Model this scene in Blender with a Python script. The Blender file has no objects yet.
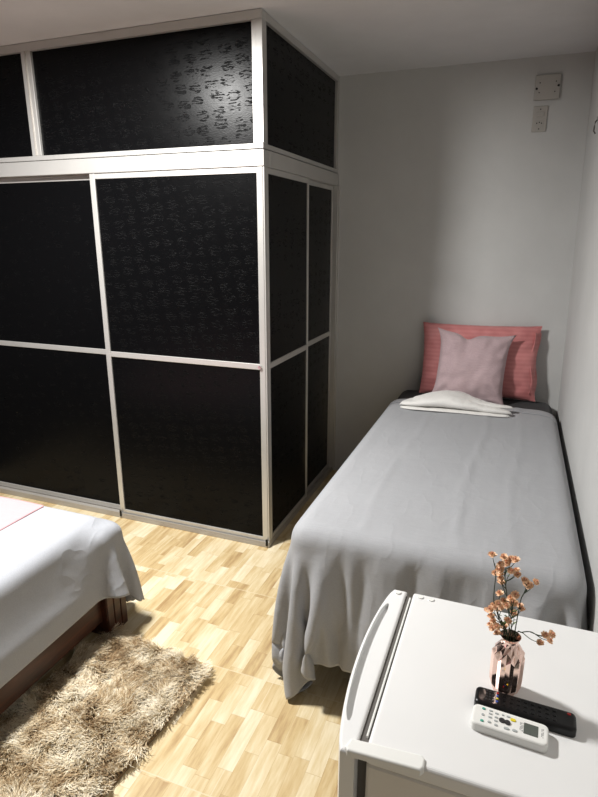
import bpy, bmesh, math, random
import numpy as np
from mathutils import Vector, Matrix, noise
random.seed(7); rng = np.random.default_rng(11)
scene = bpy.context.scene
COL = scene.collection
R = math.radians

# ------------------------------------------------------------------ helpers
def srgb(r, g, b):
    f = lambda c: (c/255/12.92) if c/255 <= .04045 else ((c/255+.055)/1.055)**2.4
    return (f(r), f(g), f(b), 1)

def link(name, me, mat=None, parent=None, label=None, cat=None, group=None, kind=None, loc=None):
    o = bpy.data.objects.new(name, me); COL.objects.link(o)
    if mat is not None and me is not None: me.materials.append(mat)
    if loc is not None: o.location = loc
    if parent is not None: o.parent = parent
    if label: o['label'] = label
    if cat: o['category'] = cat
    if group: o['group'] = group
    if kind: o['kind'] = kind
    return o

def empty(name, loc, label, cat, group=None, rz=0):
    o = link(name, None, loc=loc, label=label, cat=cat, group=group)
    o.rotation_euler = (0, 0, rz); return o

def smooth(me):
    me.polygons.foreach_set('use_smooth', [True]*len(me.polygons)); me.update()

def box(bm, lo, hi, bev=0.0, seg=2):
    lo = Vector(lo); hi = Vector(hi); c = (lo+hi)/2; s = hi-lo
    g = bmesh.ops.create_cube(bm, size=1, matrix=Matrix.Translation(c) @ Matrix.Diagonal((s.x, s.y, s.z, 1)))
    if bev > 0:
        es = {e for v in g['verts'] for e in v.link_edges}
        bmesh.ops.bevel(bm, geom=list(es), offset=min(bev, min(s)*.49), segments=seg, profile=.5, affect='EDGES')

def boxes(lst, bev=0.0, seg=2):
    bm = bmesh.new()
    for a in lst: box(bm, a[0], a[1], bev, seg)
    me = bpy.data.meshes.new('m'); bm.to_mesh(me); bm.free()
    return me

def prism(pts, z0, z1, bev=0.0, seg=3, top_only=False):
    bm = bmesh.new()
    vb = [bm.verts.new((x, y, z0)) for x, y in pts]
    vt = [bm.verts.new((x, y, z1)) for x, y in pts]
    n = len(pts)
    bm.faces.new(vb[::-1]); t = bm.faces.new(vt)
    for i in range(n): bm.faces.new((vb[i], vb[(i+1) % n], vt[(i+1) % n], vt[i]))
    bmesh.ops.recalc_face_normals(bm, faces=bm.faces)
    if bev > 0:
        bmesh.ops.bevel(bm, geom=list(t.edges), offset=bev, segments=seg, profile=.5, affect='EDGES')
    me = bpy.data.meshes.new('m'); bm.to_mesh(me); bm.free(); return me

def grid_mesh(P, wrap=False):
    """P: (n,m,3) array -> quad mesh"""
    n, m = P.shape[:2]
    idx = np.arange(n*m).reshape(n, m)
    if wrap:
        a = idx; b = np.roll(idx, -1, axis=1)
        F = np.stack([a[:-1], b[:-1], b[1:], a[1:]], -1).reshape(-1, 4)
    else:
        F = np.stack([idx[:-1, :-1], idx[:-1, 1:], idx[1:, 1:], idx[1:, :-1]], -1).reshape(-1, 4)
    me = bpy.data.meshes.new('m'); me.from_pydata(P.reshape(-1, 3).tolist(), [], F.tolist()); me.update()
    smooth(me); return me

def tube(bm, pts, r, seg=8, cap=True):
    pts = [Vector(p) for p in pts]; n = len(pts); rs = r if isinstance(r, (list, tuple)) else [r]*n
    rings = []; up = Vector((0, 0, 1))
    for i, p in enumerate(pts):
        d = (pts[min(i+1, n-1)] - pts[max(i-1, 0)]).normalized()
        a = d.cross(up if abs(d.z) < .95 else Vector((1, 0, 0))).normalized(); b = d.cross(a)
        rings.append([bm.verts.new(p + (a*math.cos(t)+b*math.sin(t))*rs[i]) for t in [2*math.pi*k/seg for k in range(seg)]])
    for i in range(n-1):
        for k in range(seg):
            f = bm.faces.new((rings[i][k], rings[i][(k+1) % seg], rings[i+1][(k+1) % seg], rings[i+1][k])); f.smooth = True
    if cap:
        bm.faces.new(rings[0][::-1]); bm.faces.new(rings[-1])

def cyl(bm, c, r, h, seg=20, axis='Z', r2=None):
    m = Matrix.Translation(c)
    if axis == 'Y': m = m @ Matrix.Rotation(R(90), 4, 'X')
    if axis == 'X': m = m @ Matrix.Rotation(R(90), 4, 'Y')
    bmesh.ops.create_cone(bm, cap_ends=True, segments=seg, radius1=r, radius2=r if r2 is None else r2, depth=h, matrix=m)

def tomesh(bm, sm=False):
    bmesh.ops.recalc_face_normals(bm, faces=bm.faces)
    me = bpy.data.meshes.new('m'); bm.to_mesh(me); bm.free()
    if sm: smooth(me)
    return me

# ------------------------------------------------------------------ materials
class NT:
    def __init__(s, name):
        s.m = bpy.data.materials.new(name); s.m.use_nodes = True; s.t = s.m.node_tree
        s.b = s.t.nodes['Principled BSDF']
    def n(s, typ, **kw):
        x = s.t.nodes.new(typ)
        for k, v in kw.items():
            if k.startswith('_'): setattr(x, k[1:], v)
            else: x.inputs[k.replace('__', ' ')].default_value = v
        return x
    def l(s, a, b): s.t.links.new(a, b)
    def math(s, op, a, b=None):
        x = s.t.nodes.new('ShaderNodeMath'); x.operation = op
        for i, v in enumerate((a, b)):
            if v is None: continue
            if isinstance(v, (int, float)): x.inputs[i].default_value = v
            else: s.l(v, x.inputs[i])
        return x.outputs[0]
    def ramp(s, fac, stops):
        x = s.t.nodes.new('ShaderNodeValToRGB'); e = x.color_ramp.elements
        e[0].position, e[0].color = stops[0]; e[1].position, e[1].color = stops[-1]
        for p, c in stops[1:-1]:
            k = e.new(p); k.color = c
        s.l(fac, x.inputs[0]); return x.outputs[0]
    def coords(s, scale=(1, 1, 1), rot=(0, 0, 0)):
        tc = s.t.nodes.new('ShaderNodeTexCoord'); mp = s.t.nodes.new('ShaderNodeMapping')
        mp.inputs['Scale'].default_value = scale; mp.inputs['Rotation'].default_value = rot
        s.l(tc.outputs['Object'], mp.inputs[0]); return mp.outputs[0]
    def noise(s, vec, scale, detail=4, rough=.5):
        x = s.n('ShaderNodeTexNoise', Scale=scale, Detail=detail, Roughness=rough); s.l(vec, x.inputs['Vector']); return x.outputs['Fac']
    def bump(s, h, strength, dist, prev=None):
        x = s.n('ShaderNodeBump', Strength=strength, Distance=dist); s.l(h, x.inputs['Height'])
        if prev is not None: s.l(prev, x.inputs['Normal'])
        return x.outputs[0]
    def setup(s, col=None, rough=.5, metal=0, spec=None):
        if col is not None:
            if hasattr(col, 'links'): s.l(col, s.b.inputs['Base Color'])
            else: s.b.inputs['Base Color'].default_value = col
        s.b.inputs['Roughness'].default_value = rough; s.b.inputs['Metallic'].default_value = metal
        if spec is not None: s.b.inputs['Specular IOR Level'].default_value = spec
        return s

def plain(name, col, rough=.5, metal=0, spec=None, bscale=None, bstr=.1, bdist=.001, var=.04):
    t = NT(name); v = t.coords()
    nz = t.noise(v, bscale or 8, 4)
    c2 = tuple(min(1, c*(1+var)) for c in col[:3])+(1,); c1 = tuple(c*(1-var) for c in col[:3])+(1,)
    t.setup(t.ramp(nz, [(.3, c1), (.7, c2)]), rough, metal, spec)
    if bscale: t.l(t.bump(nz, bstr, bdist), t.b.inputs['Normal'])
    return t.m

def fabric(name, c1, c2, weave=900, wr=.35, rough=.85, sheen=.15, stretch=(1, 1, 1), crease=0):
    t = NT(name); v = t.coords(); vs = t.coords(stretch)
    nz = t.noise(v, 3, 3); fine = t.noise(v, weave*.35, 2)
    slub = t.noise(t.coords((6, 120, 120)), 2.5, 3)
    f = t.math('ADD', t.math('MULTIPLY', nz, .3), t.math('ADD', t.math('MULTIPLY', fine, .3), t.math('MULTIPLY', slub, .4)))
    t.setup(t.ramp(f, [(.3, c1), (.7, c2)]), rough)
    w = t.noise(vs, 7, 5, .6)
    b1 = t.bump(w, wr, .012)
    if crease:
        cr1 = t.noise(t.coords((1.9, .7, 1.0), (0, 0, .25)), 3.2, 3, .5)
        rg = t.math('POWER', t.math('SUBTRACT', 1.0, t.math('MINIMUM', t.math('MULTIPLY', t.math('ABSOLUTE', t.math('SUBTRACT', cr1, .5)), 14.0), 1.0)), 2.0)
        b1 = t.bump(rg, crease, .008, b1)
    b2 = t.bump(fine, .15, .001, b1)
    t.l(b2, t.b.inputs['Normal'])
    t.b.inputs['Sheen Weight'].default_value = sheen
    return t.m

M = {}
def wallmat(name, col):
    t = NT(name); v = t.coords()
    a = t.noise(v, 2.2, 5, .6); f = t.noise(v, 60, 3)
    c1 = tuple(c*.94 for c in col[:3])+(1,); c2 = tuple(min(1, c*1.05) for c in col[:3])+(1,)
    t.setup(t.ramp(a, [(.3, c1), (.7, c2)]), .75, spec=.25)
    t.l(t.bump(f, .12, .003, t.bump(t.noise(v, 4, 3), .25, .02)), t.b.inputs['Normal'])
    return t.m
M['wall'] = wallmat('grey_paint', srgb(196, 196, 194))
M['wall_dark'] = wallmat('grey_paint_low_bounce', srgb(78, 78, 80))  # wall grey darkened for the unseen left and front walls, to cut bounced light
M['ceil'] = wallmat('ceiling_paint', srgb(212, 212, 214))
M['alu'] = plain('white_aluminium', srgb(200, 198, 194), .38, .55, .5, var=.03)
M['alu_grey'] = plain('grey_aluminium', srgb(170, 165, 158), .4, .3, .5, var=.05)
M['dark'] = plain('dark_gap', srgb(22, 22, 22), .6)
M['rubber'] = plain('dark_rubber', srgb(88, 84, 80), .7)
M['white_gloss'] = plain('white_enamel', srgb(224, 224, 223), .28, 0, .5, var=.012)
M['white_plastic'] = plain('white_plastic', srgb(226, 226, 222), .38, 0, .5, var=.015)
M['fridge_side'] = plain('fridge_side_enamel', srgb(214, 210, 204), .35, 0, .5, var=.012)
M['chrome'] = plain('chrome', srgb(200, 200, 200), .15, 1.0)
M['black_plastic'] = plain('black_plastic', srgb(12, 12, 13), .35, 0, .3)
M['screen'] = plain('lcd_screen', srgb(84, 90, 84), .2, 0, .5, var=.06)
M['teal'] = plain('teal_key', srgb(70, 160, 140), .5)
M['grey_key'] = plain('grey_key', srgb(165, 170, 170), .5)
M['yellow'] = plain('yellow_key', srgb(225, 205, 40), .5)
M['red'] = plain('red_key', srgb(190, 40, 40), .5)
M['blue'] = plain('blue_key', srgb(60, 90, 190), .5)
M['key_dark'] = plain('dark_key', srgb(40, 40, 42), .5)
M['print'] = plain('grey_print', srgb(120, 122, 122), .6)
M['stem'] = plain('stem_green', srgb(50, 62, 42), .7)
M['leaf'] = plain('leaf_green', srgb(92, 112, 62), .7)
M['petal'] = plain('peach_petals', srgb(250, 211, 178), .8, bscale=300, bstr=.5, bdist=.002, var=.12)
M['petal_core'] = plain('blossom_heart', srgb(205, 140, 112), .85, var=.2)
M['plate'] = plain('switch_plate', srgb(176, 172, 166), .45, var=.02)
M['black_fabric'] = fabric('black_cover', srgb(24, 24, 26), srgb(36, 36, 38), wr=.2, sheen=.05)
M['sheet'] = fabric('grey_sheet', srgb(148, 149, 152), srgb(163, 164, 167), wr=.22, sheen=.1, stretch=(1.6, .7, 1), crease=.10)
M['sheet2'] = fabric('pale_grey_sheet', srgb(146, 148, 153), srgb(160, 162, 167), wr=.2, sheen=.1, stretch=(1, 1, 1), crease=.22)
M['pinkblanket'] = fabric('pale_pink_cotton', srgb(184, 140, 143), srgb(196, 152, 154), wr=.1)
M['cushion'] = fabric('mauve_linen', srgb(164, 140, 144), srgb(192, 170, 172), wr=.3)
M['towel'] = plain('white_terry', srgb(232, 230, 226), .95, bscale=420, bstr=.7, bdist=.004, var=.05)
M['mattress'] = fabric('mattress_ticking', srgb(200, 200, 200), srgb(214, 214, 214), wr=.1)

def stripe_pillow():
    t = NT('rose_striped_sateen'); v = t.coords()
    sx = t.n('ShaderNodeSeparateXYZ'); t.l(v, sx.inputs[0])
    s = t.math('SINE', t.math('MULTIPLY', sx.outputs['Z'], 2*math.pi/.024))
    nz = t.noise(v, 5, 4)
    f = t.math('ADD', t.math('MULTIPLY', s, .08), nz)
    t.setup(t.ramp(f, [(.25, srgb(178, 104, 104)), (.75, srgb(204, 132, 130))]), .6)
    t.l(t.bump(t.noise(v, 9, 4), .3, .012), t.b.inputs['Normal'])
    t.b.inputs['Sheen Weight'].default_value = .15
    return t.m
M['rose'] = stripe_pillow()

def panel_mat():
    t = NT('embossed_black_laminate')
    v = t.coords()
    # clusters of short wavy horizontal dashes pressed into the laminate
    vor = t.n('ShaderNodeTexVoronoi', Scale=1.0, Randomness=.3)
    t.l(t.coords((11.5, 11.5, 17), (0, R(9), 0)), vor.inputs['Vector'])
    near = t.math('MINIMUM', t.math('MULTIPLY', t.math('MAXIMUM', t.math('SUBTRACT', .47, vor.outputs['Distance']), 0.0), 9.0), 1.0)
    dash = t.noise(t.coords((34, 34, 190)), 1.0, 3, .55)
    thr = t.math('SUBTRACT', .70, t.math('MULTIPLY', near, .17))
    h = t.math('MINIMUM', t.math('MULTIPLY', t.math('MAXIMUM', t.math('SUBTRACT', dash, thr), 0.0), 22.0), 1.0)
    fine = t.noise(t.coords((60, 60, 160)), 1.5, 3)
    b = t.bump(fine, .3, .0008, t.bump(h, .6, .001))
    rn = t.noise(v, 30, 3)
    t.setup(srgb(7, 7, 8), .3, 0, .11)
    t.l(t.math('ADD', t.math('ADD', t.math('MULTIPLY', rn, .08), .25), t.math('MULTIPLY', h, .15)), t.b.inputs['Roughness'])
    t.l(t.math('SUBTRACT', .105, t.math('MULTIPLY', h, .05)), t.b.inputs['Specular IOR Level'])
    t.l(b, t.b.inputs['Normal']); return t.m
M['panel'] = panel_mat()

def floor_mat():
    t = NT('parquet_print_tile'); v = t.coords()
    sx = t.n('ShaderNodeSeparateXYZ'); t.l(v, sx.inputs[0]); X, Y = sx.outputs['X'], sx.outputs['Y']
    W, L, T = .0528, .21, .475
    row = t.math('FLOOR', t.math('DIVIDE', X, W))
    wn = t.n('ShaderNodeTexWhiteNoise', _noise_dimensions='1D'); t.l(row, wn.inputs['W'])
    wn1 = t.n('ShaderNodeTexWhiteNoise', _noise_dimensions='1D'); t.l(t.math('ADD', row, 41.3), wn1.inputs['W'])
    Lr = t.math('ADD', t.math('MULTIPLY', wn1.outputs['Value'], .10), .15)
    yy = t.math('DIVIDE', t.math('ADD', Y, t.math('MULTIPLY', wn.outputs['Value'], 3.0)), Lr)
    colm = t.math('FLOOR', yy)
    tile_y = t.math('FLOOR', t.math('DIVIDE', t.math('ADD', Y, .395), T))
    cv = t.n('ShaderNodeCombineXYZ'); t.l(row, cv.inputs[0]); t.l(colm, cv.inputs[1]); t.l(tile_y, cv.inputs[2])
    wn2 = t.n('ShaderNodeTexWhiteNoise', _noise_dimensions='3D'); t.l(cv.outputs[0], wn2.inputs['Vector'])
    # grain follows the strip, shifted per strip
    gv = t.n('ShaderNodeCombineXYZ')
    t.l(t.math('ADD', t.math('MULTIPLY', X, 26), t.math('MULTIPLY', wn2.outputs['Value'], 50)), gv.inputs[0])
    t.l(t.math('MULTIPLY', Y, 3.2), gv.inputs[1]); t.l(t.math('MULTIPLY', wn2.outputs['Value'], 13), gv.inputs[2])
    g = t.noise(gv.outputs[0], 1.6, 6, .62)
    f = t.math('ADD', t.math('MULTIPLY', wn2.outputs['Value'], .36), t.math('MULTIPLY', g, .78))
    c = t.ramp(f, [(.28, srgb(160, 130, 90)), (.45, srgb(192, 168, 124)), (.6, srgb(206, 188, 150)), (.8, srgb(222, 210, 182))])
    # fine print joints
    fx = t.math('FRACT', t.math('DIVIDE', X, W)); fy = t.math('FRACT', yy)
    jx = t.math('LESS_THAN', fx, .022); jy = t.math('LESS_THAN', fy, .009)
    j = t.math('MAXIMUM', jx, jy)
    mx = t.n('ShaderNodeMix', _data_type='RGBA'); t.l(t.math('MULTIPLY', j, .38), mx.inputs[0]); t.l(c, mx.inputs[6]); mx.inputs[7].default_value = srgb(150, 112, 66)
    # grout of the 47 cm tiles
    gx = t.math('LESS_THAN', t.math('FRACT', t.math('DIVIDE', t.math('ADD', X, .08), T)), .007)
    gy = t.math('LESS_THAN', t.math('FRACT', t.math('DIVIDE', t.math('ADD', Y, .395), T)), .009)
    gg = t.math('MAXIMUM', gx, gy)
    m2 = t.n('ShaderNodeMix', _data_type='RGBA'); t.l(t.math('MULTIPLY', gg, .6), m2.inputs[0]); t.l(mx.outputs[2], m2.inputs[6]); m2.inputs[7].default_value = srgb(214, 200, 170)
    t.setup(m2.outputs[2], .34, 0, .4)
    t.l(t.bump(gg, .4, -.002), t.b.inputs['Normal'])
    return t.m
M['floor'] = floor_mat()

def wood_mat():
    t = NT('dark_red_brown_wood')
    g = t.noise(t.coords((30, 3, 30)), 1.5, 6, .6)
    t.setup(t.ramp(g, [(.3, srgb(38, 18, 12)), (.55, srgb(62, 31, 20)), (.75, srgb(86, 46, 28))]), .38, 0, .4)
    t.l(t.bump(g, .15, .002), t.b.inputs['Normal']); return t.m
M['wood'] = wood_mat()

def vase_mat():
    t = NT('rose_gold_mirror'); t.setup(srgb(236, 206, 194), .09, 1.0); return t.m
M['vase'] = vase_mat()

def fur_mat():
    t = NT('shag_pile')
    v = t.coords()
    a = t.noise(v, 9, 4, .6)
    at = t.n('ShaderNodeAttribute', _attribute_name='tone')
    f = t.math('ADD', t.math('ADD', t.math('MULTIPLY', a, 1.7), -.27), t.math('MULTIPLY', t.math('SUBTRACT', at.outputs['Fac'], .5), .36))
    t.setup(t.ramp(f, [(.36, srgb(150, 122, 86)), (.5, srgb(196, 172, 134)), (.62, srgb(224, 208, 176)), (.8, srgb(240, 230, 208))]), .7, 0, .3)
    t.b.inputs['Sheen Weight'].default_value = .2
    return t.m
M['fur'] = fur_mat()
M['rug_back'] = plain('rug_backing', srgb(120, 98, 72), .9)

# ------------------------------------------------------------------ room
H = 2.5; D = 1.118; XL = -2.2; YF = -3.7
def struct(name, me, mat): return link(name, me, mat, kind='structure')
def slab(lo, hi): return boxes([(lo, hi)])
struct('floor', slab((XL-.1, YF-.1, -.1), (1.6, D+.1, 0)), M['floor'])
struct('ceiling', slab((XL-.1, YF-.1, H), (1.6, D+.1, H+.1)), M['ceil'])
struct('wall_back', slab((XL-.1, D, 0), (1.6, D+.1, H)), M['wall'])
struct('wall_left', slab((XL-.1, YF, 0), (XL, D, H)), M['wall_dark'])
struct('wall_front', slab((XL-.1, YF-.1, 0), (1.6, YF, H)), M['wall_dark'])
# the right wall leans in slightly towards the ceiling
bm = bmesh.new()
ring = []
for y in (YF, D):
    ring.append([bm.verts.new(q) for q in ((1.412, y, 0), (1.60, y, 0), (1.60, y, H), (1.352, y, H))])
bm.faces.new(ring[0]); bm.faces.new(ring[1][::-1])
for k in range(4): bm.faces.new((ring[0][k], ring[0][(k+1) % 4], ring[1][(k+1) % 4], ring[1][k]))
struct('wall_right', tomesh(bm), M['wall'])

# ------------------------------------------------------------------ wardrobe
WX = -2.17
wd = empty('wardrobe', (0, 0, 0), 'floor-to-ceiling black panelled corner wardrobe with white aluminium frame', 'wardrobe')
def part(name, me, mat, parent, **k): return link(name, me, mat, parent, **k)
# frame: rails and posts of the upper section
f = [((WX, 0, 2.462), (0, .05, 2.498)),                 # top rail front
     ((-.05, .05, 2.466), (0, D, 2.498)),               # top rail side
     ((WX, 0, 1.966), (0, .05, 1.988)),                 # lower strip front
     ((-.05, .05, 1.966), (0, D, 1.988)),
     ((-.05, .003, 1.988), (0, .05, 2.462)),            # corner post
     ((-.05, D-.035, 1.988), (-.0, D-.002, 2.466)),
     ((-1.302, .003, 1.988), (-1.242, .05, 2.462)),
     ((WX, .003, 1.988), (WX+.05, .05, 2.462))]
part('upper_frame', boxes(f, .0025), M['alu'], wd)
part('post_strip', boxes([((-.028, -.003, 1.988), (.003, .0035, 2.462))], .0015), M['alu'], wd)
part('mullion_strip', boxes([((-1.275, -.003, 1.988), (-1.269, .0035, 2.462))], .001), M['alu_grey'], wd)
part('track_cover', boxes([((WX, -.006, 1.893), (.004, .06, 1.962)), ((-.06, .06, 1.893), (.006, D-.002, 1.962))], .003), M['alu'], wd)
part('upper_panel', boxes([((-1.243, .018, 1.985), (-.049, .028, 2.464))]), M['panel'], wd, label='wide black embossed upper panel')
part('upper_panel', boxes([((WX+.04, .018, 1.985), (-1.301, .028, 2.464))]), M['panel'], wd)
part('upper_panel', boxes([((-.03, .045, 1.985), (-.018, D-.03, 2.468))]), M['panel'], wd)
part('bottom_track', boxes([((WX, -.008, 0.001), (.004, .075, .022)), ((-.08, .075, 0.001), (.004, D-.002, .022)),
      ((WX, -.008, .022), (.004, -.004, .034)), ((0, .0, .022), (.004, D-.002, .034))], .0015), M['alu_grey'], wd)
part('corner_post', boxes([((-.05, .062, .022), (-.022, .085, 1.893)), ((-.0055, .001, .022), (.002, .029, 1.893))], .002), M['alu'], wd)
part('wall_jamb', boxes([((-.02, D-.0215, .022), (.008, D-.002, 1.893)), ((.008, D-.012, .022), (.018, D-.002, 1.893))], .002), M['alu'], wd)
part('wall_jamb', boxes([((WX, .0, .022), (WX+.03, .075, 1.893))], .002), M['alu'], wd)
part('bottom_board', boxes([((WX, .1, .03), (-.1, D-.003, .05))]), M['dark'], wd)
part('shelf_board', boxes([((WX, .1, 1.9), (-.1, D-.003, 1.96))]), M['dark'], wd)
def door_x(x0, x1, y0, y1, zt, lock, lab=None):
    s = .03; zb = .026
    L = [((x0, y0, zb), (x0+s, y1, zt)), ((x1-s, y0, zb), (x1, y1, zt)),
         ((x0+s, y0+.002, zt-.026), (x1-s, y1-.002, zt)), ((x0+s, y0+.002, zb), (x1-s, y1-.002, zb+.028)),
         ((x0+s, y0+.002, .966), (x1-s, y1-.002, .995))]
    d = part('sliding_door', boxes(L, .002), M['alu'], wd, label=lab)
    part('panel', boxes([((x0+s-.002, y0+.008, .99), (x1-s+.002, y1-.008, zt-.02))]), M['panel'], d)
    part('panel', boxes([((x0+s-.002, y0+.008, zb+.02), (x1-s+.002, y1-.008, .97))]), M['panel'], d)
    if lock:
        b = bmesh.new(); cyl(b, (x1-.016-.012, y0-.004, .981), .009, .012, 20, 'Y'); cyl(b, (x1-.028, y0-.011, .981), .005, .004, 16, 'Y')
        part('lock', tomesh(b), M['chrome'], d, label='small round chrome lock')
    return d
def door_y(y0, y1, x0, x1, zt, lab=None):
    s = .017; zb = .026
    L = [((x0, y0, zb), (x1, y0+s, zt)), ((x0, y1-s, zb), (x1, y1, zt)),
         ((x0+.002, y0+s, zt-.026), (x1-.002, y1-s, zt)), ((x0+.002, y0+s, zb), (x1-.002, y1-s, zb+.028)),
         ((x0+.002, y0+s, .966), (x1-.002, y1-s, .995))]
    d = part('sliding_door', boxes(L, .002), M['alu'], wd, label=lab)
    part('panel', boxes([((x0+.008, y0+s-.002, .99), (x1-.008, y1-s+.002, zt-.02))]), M['panel'], d)
    part('panel', boxes([((x0+.008, y0+s-.002, zb+.02), (x1-.008, y1-s+.002, .97))]), M['panel'], d)
door_x(-.952, -.006, .0, .026, 1.892, True, 'nearer front sliding door with lock at its right edge')
door_x(-2.13, -.925, .034, .06, 1.892, False)
door_y(.03, .592, -.020, .0015, 1.892)
door_y(.576, D-.022, -.042, -.0205, 1.892)
for x in (-.943, -.008):
    part('door_guide', boxes([((x-.006, -.014, .012), (x+.004, -.0065, .05))], .001), M['black_plastic'], wd)

# ------------------------------------------------------------------ things on the walls
cv = empty('junction_box_cover', (1.143, D, 2.35), 'square off-white blank junction box cover on the back wall near the ceiling', 'cover plate')
part('plate', boxes([((-.062, -.018, -.06), (.062, -.008, .06))], .003), M['plate'], cv)
part('backing_box', boxes([((-.052, -.008, -.052), (.058, 0, .056))]), M['dark'], cv)
for x, z, r in ((-.052, -.005, .006), (.053, .004, .006), (-.038, .022, .003), (-.038, -.024, .003), (.04, .024, .003), (.038, -.024, .003)):
    b = bmesh.new(); cyl(b, (x, -.0185, z), r, .003, 14, 'Y'); part('screw_hole', tomesh(b), M['dark'], cv)
sw = empty('switch_socket_plate', (1.122, D, 2.20), 'narrow upright wall plate with one switch and one socket, below the square cover', 'switch')
part('plate', boxes([((-.036, -.008, -.063), (.036, 0, .063))], .003), M['plate'], sw)
part('rocker', boxes([((-.022, -.012, .012), (.02, -.006, .034))], .002), M['plate'], sw)
part('socket_face', boxes([((-.022, -.0105, -.034), (.02, -.007, -.008))], .003), M['plate'], sw)
for x, z in ((-.013, -.021), (0, -.017), (.011, -.022), (0, .047), (0, -.049)):
    b = bmesh.new(); cyl(b, (x, -.0105 if abs(z) < .04 else -.008, z), .0032, .002, 12, 'Y'); part('hole', tomesh(b), M['dark'], sw)
hk = empty('wall_hook', (1.365, .62, 2.06), 'small dark metal hook high on the right wall at the frame edge', 'hook')
b = bmesh.new(); tube(b, [(0, 0, .045), (-.012, 0, .03), (-.014, -.002, .012), (-.014, 0, -.008), (-.006, 0, -.018)], .003, 8)
part('hook_wire', tomesh(b), M['rubber'], hk)
b = bmesh.new(); cyl(b, (-.002, 0, .045), .008, .012, 14, 'X'); part('screw', tomesh(b), M['chrome'], hk)

# ------------------------------------------------------------------ cloth solver (drapes the bed linen)
def drape(x0, x1, y0, y1, sp, z0, boxesC, fixed, wall=None, tuck=None, shear=.1, pull=None, steps=170, iters=14, seed=1, amp=.004, corner_cut=None, loose=1.0, cutrot=0):
    r = np.random.default_rng(seed)
    nx = int(round((x1-x0)/sp))+1; ny = int(round((y1-y0)/sp))+1
    gx, gy = np.meshgrid(np.linspace(x0, x1, nx), np.linspace(y0, y1, ny), indexing='ij')
    X = np.stack([gx, gy, np.full_like(gx, z0)], -1)
    low = r.normal(size=(nx//6+3, ny//6+3))
    ii = np.arange(nx)/6.; jj = np.arange(ny)/6.
    i0 = ii.astype(int); j0 = jj.astype(int); fi = (ii-i0)[:, None]; fj = (jj-j0)[None]
    nz = (low[i0][:, j0]*(1-fi)*(1-fj)+low[i0+1][:, j0]*fi*(1-fj)+low[i0][:, j0+1]*(1-fi)*fj+low[i0+1][:, j0+1]*fi*fj)
    X[..., 2] += nz*amp+abs(amp)*2
    if tuck is not None:
        ov = np.maximum(gx-tuck, 0); X[..., 0] = np.minimum(gx, tuck)+.0; X[..., 2] -= ov
    fx = fixed(gx, gy)
    P0 = X.copy(); Xo = X.copy()
    sx = (x1-x0)/(nx-1)*loose; sy = (y1-y0)/(ny-1)*loose; dg = math.hypot(sx, sy)
    S = slice
    def sets():
        out = []
        for a in (0, 1):
            na = (nx-a)//2; nb = (ny-a)//2
            out.append((S(a, a+2*na, 2), S(None), S(a+1, a+2*na, 2), S(None), sx, 1.0))
            out.append((S(None), S(a, a+2*nb, 2), S(None), S(a+1, a+2*nb, 2), sy, 1.0))
        for a in (0, 1):
            na = (nx-a)//2
            out.append((S(a, a+2*na, 2), S(0, ny-1), S(a+1, a+2*na, 2), S(1, ny), dg, shear))
            out.append((S(a, a+2*na, 2), S(1, ny), S(a+1, a+2*na, 2), S(0, ny-1), dg, shear))
        for a in range(0, 8, 4):
            pass
        return out
    cons = sets()
    def bend():
        for k, st in ((2, .10), (4, .05)):
            d = X[k:]-X[:-k]; L = np.linalg.norm(d, axis=-1, keepdims=True)+1e-9
            c = np.minimum(L-k*sx, 0)*.5*st*d/L/1.5; acc = np.zeros_like(X); acc[:-k] += c; acc[k:] -= c
            X[...] += acc
            d = X[:, k:]-X[:, :-k]; L = np.linalg.norm(d, axis=-1, keepdims=True)+1e-9
            c = np.minimum(L-k*sy, 0)*.5*st*d/L/1.5; acc = np.zeros_like(X); acc[:, :-k] += c; acc[:, k:] -= c
            X[...] += acc
    dt = .014
    for stp in range(steps):
        V = (X-Xo)*.975; Xo = X.copy(); X = X+V; X[..., 2] -= 9.8*dt*dt
        if pull is not None and stp < steps*.6: X = X+pull(X, gx, gy)*dt*dt
        for it in range(iters):
            for a, b_, c, d_, L0, k in cons:
                A = X[a, b_]; B = X[c, d_]
                d = B-A; L = np.sqrt((d*d).sum(-1, keepdims=True))+1e-9
                q = .5*k*(L-L0)/L*d
                X[a, b_] = A+q; X[c, d_] = B-q
            if it % 3 == 0: bend()
            X[fx, 0:2] = P0[fx, 0:2]
            if it % 3 == 2 or it == iters-1:
                hit = np.zeros(X.shape[:2], bool)
                for lo, hi, rad in boxesC:
                    lo_ = np.array(lo)+rad; hi_ = np.array(hi)-rad; th = rad+.009
                    C = np.clip(X, lo_, hi_); d = X-C; L = np.sqrt((d*d).sum(-1))
                    m = (L < th) & (L > 1e-6)
                    X[m] = C[m]+d[m]/L[m][:, None]*th; hit |= m
                    ins = L <= 1e-6
                    X[ins, 2] = hi_[2]+th; hit |= ins
                fl = X[..., 2] < .006; X[fl, 2] = .006; hit |= fl
                if wall is not None: X[..., 0] = np.minimum(X[..., 0], wall)
                Xo[hit, 0:2] += (X[hit, 0:2]-Xo[hit, 0:2])*.75
    return X, gx, gy

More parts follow.
